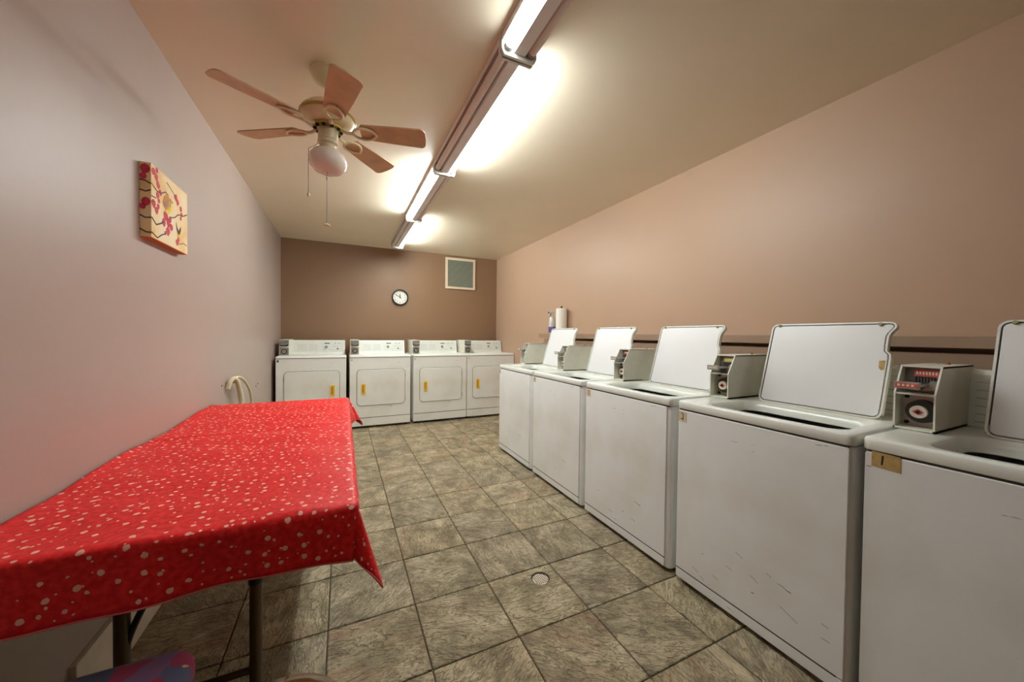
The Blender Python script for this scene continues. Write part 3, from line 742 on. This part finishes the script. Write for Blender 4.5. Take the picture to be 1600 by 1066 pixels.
# ------------------------------------------------------------ ceiling fan
FXC, FYC = -.064, 1.955
fan = thing('ceiling_fan', 'cream ceiling fan with five light oak blades and a globe light', 'fan', (FXC, FYC, H))
b = BM(); lathe(b, [(.078, 0), (.080, -.006), (.079, -.012), (.074, -.016), (.074, -.028), (.062, -.046), (.034, -.060), (.016, -.064)], n=36); obj('canopy', b, 'cream', fan, 35)
b = BM(); cyl(b, (0, 0, -.06), (0, 0, -.17), .0125, n=16); obj('down_rod', b, 'cream', fan, 40)
b = BM(); lathe(b, [(.02, -.150), (.05, -.155), (.092, -.170), (.114, -.192), (.118, -.205), (.120, -.210), (.120, -.216), (.116, -.222), (.108, -.236), (.085, -.250), (.060, -.256)], n=44); mh = obj('motor_housing', b, 'cream', fan, 30)
b = BM(); lathe(b, [(.1205, -.206), (.1235, -.209), (.1235, -.217), (.1205, -.220)], n=44, closed=True); obj('trim_band', b, 'brass', mh, 40)
b = BM(); lathe(b, [(.064, -.250), (.066, -.258), (.066, -.268), (.05, -.270)], n=32); obj('blade_hub', b, 'brass', fan, 40)
b = BM()
for q in range(10):
    a = q*PI/5; cyl(b, (.056*math.cos(a), .056*math.sin(a), -.268), (.056*math.cos(a), .056*math.sin(a), -.276), .008, n=8)
obj('hub_slots', b, 'dark', fan)
b = BM(); lathe(b, [(.040, -.262), (.044, -.270), (.044, -.318), (.041, -.324), (.046, -.328), (.046, -.338), (.036, -.346), (.036, -.372), (.03, -.374)], n=32); obj('light_fitter', b, 'cream', fan, 35)
b = BM(); lathe(b, [(.034, -.360), (.040, -.366), (.062, -.376), (.078, -.396), (.083, -.420), (.078, -.444), (.062, -.464), (.036, -.476), (.004, -.480)], n=44); obj('globe', b, 'opal', fan, 60)
for ang in (-150, -80, -14, 48, 146):
    a = math.radians(ang)
    bl = BM(); pitch = math.radians(-13)
    def P(r, s, dz): # r along blade, s across
        x, y, z = r, s*math.cos(pitch), s*math.sin(pitch)+dz
        return (x*math.cos(a)-y*math.sin(a), x*math.sin(a)+y*math.cos(a), z-.262)
    out = []
    out += [(.155, -.045), (.30, -.055), (.41, -.060)]
    for k in range(7):
        t = math.radians(-90+180*k/6); out.append((.432+.024*math.cos(t), .040*math.sin(t)+(.022 if t > 0 else -.022 if t < 0 else 0)))
    out += [(.41, .060), (.30, .055), (.155, .045), (.145, .03), (.145, -.03)]
    loops(bl, [[P(r, s, -.003) for r, s in out], [P(r, s, .003) for r, s in out]])
    bo = obj('blade', bl, 'blade', fan)
    ir = BM()
    # scrolled blade iron: arm and open loop
    tube(ir, [P(.055, 0, .004), P(.085, 0, -.012), (P(.115, .0, -.012))], .0085, 8, 3)
    for sg in (-1, 1):
        tube(ir, [P(.11, 0, -.012), P(.13, sg*.026, -.010), P(.165, sg*.036, -.009), P(.20, sg*.024, -.009), P(.222, 0, -.009)], .0065, 8, 4)
    obj('blade_iron', ir, 'cream', bo, 50)
for (x, y, z0, z1, kn) in ((-.052, -.005, -.345, -.585, 'fob'), (-.004, -.02, -.478, -.727, 'disc')):
    b = BM()
    if kn == 'fob': tube(b, [(-.038, 0, -.335), (-.058, -.004, -.36), (-.078, -.006, -.375), (-.082, -.006, -.40), (-.082, -.006, z1)], .0013, 6, 2); cxk, cyk = -.082, -.006
    else: tube(b, [(x, y, z0), (x, y, z1)], .0013, 6); cxk, cyk = x, y
    pc = obj('pull_chain', b, 'grey_metal', fan)
    b = BM()
    if kn == 'fob': lathe(b, [(.002, z1+.004), (.006, z1-.004), (.0065, z1-.012), (.002, z1-.020)], (cxk, cyk, 0), 12)
    else: lathe(b, [(.003, z1+.006), (.016, z1), (.016, z1-.005), (.004, z1-.009)], (cxk, cyk, 0), 20)
    obj('pull_knob', b, 'cream', pc, 40)
    if kn == 'disc':
        b = BM(); lathe(b, [(.001, -.50), (.004, -.506), (.004, -.512), (.001, -.518)], (cxk, cyk, 0), 10); obj('chain_link', b, 'chrome', pc, 40)

# ------------------------------------------------------------ back wall: clock and vent
ck = thing('wall_clock', 'round black rimmed wall clock reading ten to twelve on the brown wall', 'clock', (.774, YB, 1.734))
b = BM(); prism(b, circ(0, 0, .104, 40), 0, -.012, 'xz'); obj('clock_face', b, 'clock_face', ck, 30)
b = BM(); ring(b, circ(0, 0, .119, 48), circ(0, 0, .100, 48), 0, -.030, 'xz'); obj('clock_rim', b, 'black', ck, 30)
b = BM()
for h in range(1, 13):
    a = math.radians(90-30*h); merge(b, text_bm(str(h), .034, .078*math.cos(a), .078*math.sin(a), -.0128))
obj('numerals', b, 'print_dark', ck)
for ang_, ln, w_, nm in ((90+5, .048, .011, 'hour_hand'), (90+60, .074, .008, 'minute_hand')):
    a = math.radians(ang_); b = BM(); stroke(b, [(-.015*math.cos(a), -.015*math.sin(a)), (ln*math.cos(a), ln*math.sin(a))], w_, -.014, -.0155); obj(nm, b, 'black', ck)
a = math.radians(-45); b = BM(); stroke(b, [(-.01*math.cos(a), -.01*math.sin(a)), (.035*math.cos(a), .035*math.sin(a))], .002, -.016, -.017); obj('second_hand', b, 'black', ck)
b = BM(); prism(b, circ(0, 0, .006, 12), -.013, -.018, 'xz'); obj('centre_pin', b, 'black', ck)

vt = thing('air_vent', 'square cream framed air vent with grey green louvres high on brown wall', 'vent', (1.457, YB, 1.912))
vw, vh = .488, .488
b = BM(); ring(b, rrect(0, vw, 0, vh, .003, 3), rrect(.034, vw-.034, .034, vh-.034, .003, 3), 0, -.022, 'xz'); obj('frame', b, 'vent_frame', vt)
obj('backing', bx(.03, vw-.03, -.004, -.001, .03, vh-.03), 'dark', vt)
sm = None
for k in range(19):
    zc = .034+.0221*(k+.5)
    if sm is None:
        b = BM(); loops(b, [[(.034, -.004, .010), (.034, -.018, -.008), (.034, -.0195, -.006), (.034, -.0055, .012)], [(vw-.034, -.004, .010), (vw-.034, -.018, -.008), (vw-.034, -.0195, -.006), (vw-.034, -.0055, .012)]]); sm = obj('louvre', b, 'louver', vt); o = sm
    else: o = sm.copy(); COL.objects.link(o); o.parent = vt
    o.location = (0, 0, zc)

# ------------------------------------------------------------ picture on the left wall
cv = thing('canvas_picture', 'small canvas print of red blossom branches and a little bird on left wall', 'picture', (XL, 1.935, 1.577))
# local: y along wall (0..pw), z up, x out of wall
pw, ph, pd = .372, .296, .036
obj('canvas', bx(0, pd, 0, pw, 0, ph, bev=.002), 'canvas', cv)
obj('lower_edge', bx(.001, pd-.001, .001, pw-.001, -.0008, .003), 'orange_edge', cv)
fx = pd+.0002
def blob(bm, y, z, r, seed, sq=1.0):
    rr = random.Random(seed); n = 9
    prism(bm, [(y+r*(.75+.45*rr.random())*math.cos(2*PI*i/n), z+r*sq*(.75+.45*rr.random())*math.sin(2*PI*i/n)) for i in range(n)], fx, fx+.0006, 'yz')
b = BM()
spots = [(.02, .27, .02), (.045, .255, .02), (.06, .23, .018), (.05, .285, .015), (.08, .205, .015), (.235, .235, .02), (.255, .22, .018), (.29, .20, .018), (.30, .175, .016), (.29, .155, .013),
         (.055, .185, .018), (.065, .165, .013), (.02, .14, .022), (.045, .12, .02), (.06, .14, .015), (.13, .12, .026), (.155, .10, .024), (.11, .09, .022), (.175, .12, .018), (.15, .06, .026), (.185, .085, .02), (.125, .045, .012), (.25, .035, .018), (.262, .05, .014)]
for k, (y, z, r) in enumerate(spots): blob(b, y, z, r*.8, k)
obj('blossoms', b, 'blossom', cv)
b = BM()
for pts, w_ in (([(.0, .215), (.05, .2), (.09, .205), (.13, .225), (.17, .205), (.20, .20)], .0045), ([(.17, .125), (.22, .14), (.26, .165), (.32, .175), (.365, .195)], .005), ([(0, .08), (.04, .06), (.08, .075), (.11, .09)], .006),
                ([(0, .02), (.05, .008), (.09, .03), (.13, .045)], .005), ([(.27, .03), (.32, .045), (.36, .04)], .003), ([(.14, .27), (.20, .25), (.235, .235)], .003), ([(0, .165), (.04, .168)], .004), ([(.0, .145), (.03, .15)], .003)):
    stroke(b, pts, w_, fx+.0004, fx+.001, 'yz')
obj('branches', b, 'branch', cv)
b = BM(); prism(b, [(.10, .17), (.115, .20), (.15, .225), (.17, .205), (.165, .175), (.14, .15), (.115, .155)], fx+.0006, fx+.0012, 'yz'); obj('bird_body', b, 'bird_orange', cv)
b = BM(); prism(b, [(.12, .15), (.15, .15), (.175, .18), (.18, .215), (.19, .19), (.185, .16), (.16, .135), (.13, .135)], fx+.0008, fx+.0014, 'yz'); obj('bird_breast', b, 'bird_yellow', cv)
b = BM(); prism(b, [(.115, .175), (.14, .19), (.155, .19), (.15, .17), (.13, .16)], fx+.001, fx+.0018, 'yz'); obj('bird_wing', b, 'bird_grey', cv)
b = BM(); prism(b, [(.235, .125), (.25, .10), (.265, .09), (.285, .115), (.29, .10), (.275, .075), (.255, .075), (.24, .095)], fx+.0006, fx+.0012, 'yz'); obj('butterfly_wing', b, 'branch', cv)
b = BM(); prism(b, [(.245, .085), (.262, .088), (.285, .085), (.28, .065), (.26, .06)], fx+.0003, fx+.0009, 'yz'); obj('butterfly_patch', b, 'bird_yellow', cv)
# wrap-round print on the near side of the canvas
b = BM()
for x, z, w_ in ((.018, .27, .02), (.012, .24, .014), (.02, .14, .018), (.01, .12, .013)):
    prism(b, [(x+w_*.8*math.cos(q*PI/4), z+w_*math.sin(q*PI/4)) for q in range(8)], -.0002, -.0008, 'xz')
obj('side_blossoms', b, 'blossom', cv)
b = BM()
for pts in ([(.001, .225), (.02, .222), (.035, .212)], [(.001, .085), (.018, .075), (.035, .078)], [(.001, .03), (.02, .018), (.035, .018)], [(.001, .185), (.02, .18), (.035, .188)]): stroke(b, pts, .005, -.0004, -.001)
obj('side_branches', b, 'branch', cv)

# ------------------------------------------------------------ hose on the left wall
hs = thing('drain_hose', 'cream drain hose looped over a peg on the left wall behind table', 'hose', (XL, 3.28, 0))
for pts, r in (([(.012, -.19, .80), (.022, -.18, .845), (.038, -.155, .868), (.05, -.13, .85), (.055, -.10, .80), (.06, -.055, .70), (.06, -.03, .5), (.05, -.02, .2), (.03, -.02, .03)], .0155),
               ([(.03, -.17, .858), (.05, -.11, .872), (.06, -.02, .850), (.065, .10, .79), (.065, .20, .72), (.065, .26, .60), (.06, .28, .3), (.04, .28, .03)], .0095),
               ([(.025, -.15, .848), (.045, -.11, .838), (.05, -.05, .79), (.05, .03, .71), (.05, .08, .6), (.045, .10, .3), (.03, .10, .03)], .0095)):
    obj('hose_run', tube(BM(), pts, r, 12, 5), 'hose', hs, 50)
obj('peg', cyl(BM(), (0, -.165, .838), (.045, -.160, .843), .007, n=10), 'grey_metal', hs, 40)

# ------------------------------------------------------------ towel roll and spray bottle on the shelf rail
SZ = 1.214
rl = thing('paper_towel_roll', 'white paper towel roll standing at the far end of brown shelf', 'paper towel', (2.26, 3.475, SZ))
b = BM(); lathe(b, [(.0595, .008), (.0625, .011), (.0625, .283), (.0595, .287), (.022, .287), (.022, .008)], n=36, closed=True); obj('roll', b, 'paper_white', rl, 40)
b = BM(); lathe(b, [(.068, 0), (.068, .004), (.06, .007), (.003, .008)], n=32); obj('holder_base', b, 'black', rl, 40)
b = BM(); cyl(b, (0, 0, .005), (0, 0, .30), .005, n=10); lathe(b, [(.004, .296), (.013, .302), (.013, .310), (.004, .316)], n=14); obj('holder_rod', b, 'black', rl, 40)
sp = thing('spray_bottle', 'white spray bottle with purple base band beside the towel roll', 'spray bottle', (2.245, 3.655, SZ))
b = BM(); lathe(b, [(.036, 0), (.040, .006), (.040, .085), (.038, .15), (.030, .185), (.016, .21), (.014, .222)], n=28); obj('bottle_body', b, 'bottle', sp, 50)
b = BM(); lathe(b, [(.0405, .012), (.0415, .014), (.0415, .080), (.0405, .082)], n=28, closed=True); obj('label_band', b, 'purple', sp, 50)
b = BM(); cyl(b, (0, 0, .218), (0, 0, .238), .017, n=18); obj('cap', b, 'bottle', sp, 40)
b = BM(); box(b, -.030, .020, -.013, .013, .236, .262, bev=.005); box(b, -.05, -.03, -.007, .007, .244, .256, bev=.002); obj('spray_head', b, 'bottle', sp, 40)
b = BM(); tube(b, [(-.018, -.008, .24), (-.028, -.014, .225), (-.030, -.02, .20)], .005, 8, 3); box(b, -.052, -.046, -.009, .009, .242, .258); obj('trigger', b, 'navy', sp, 40)
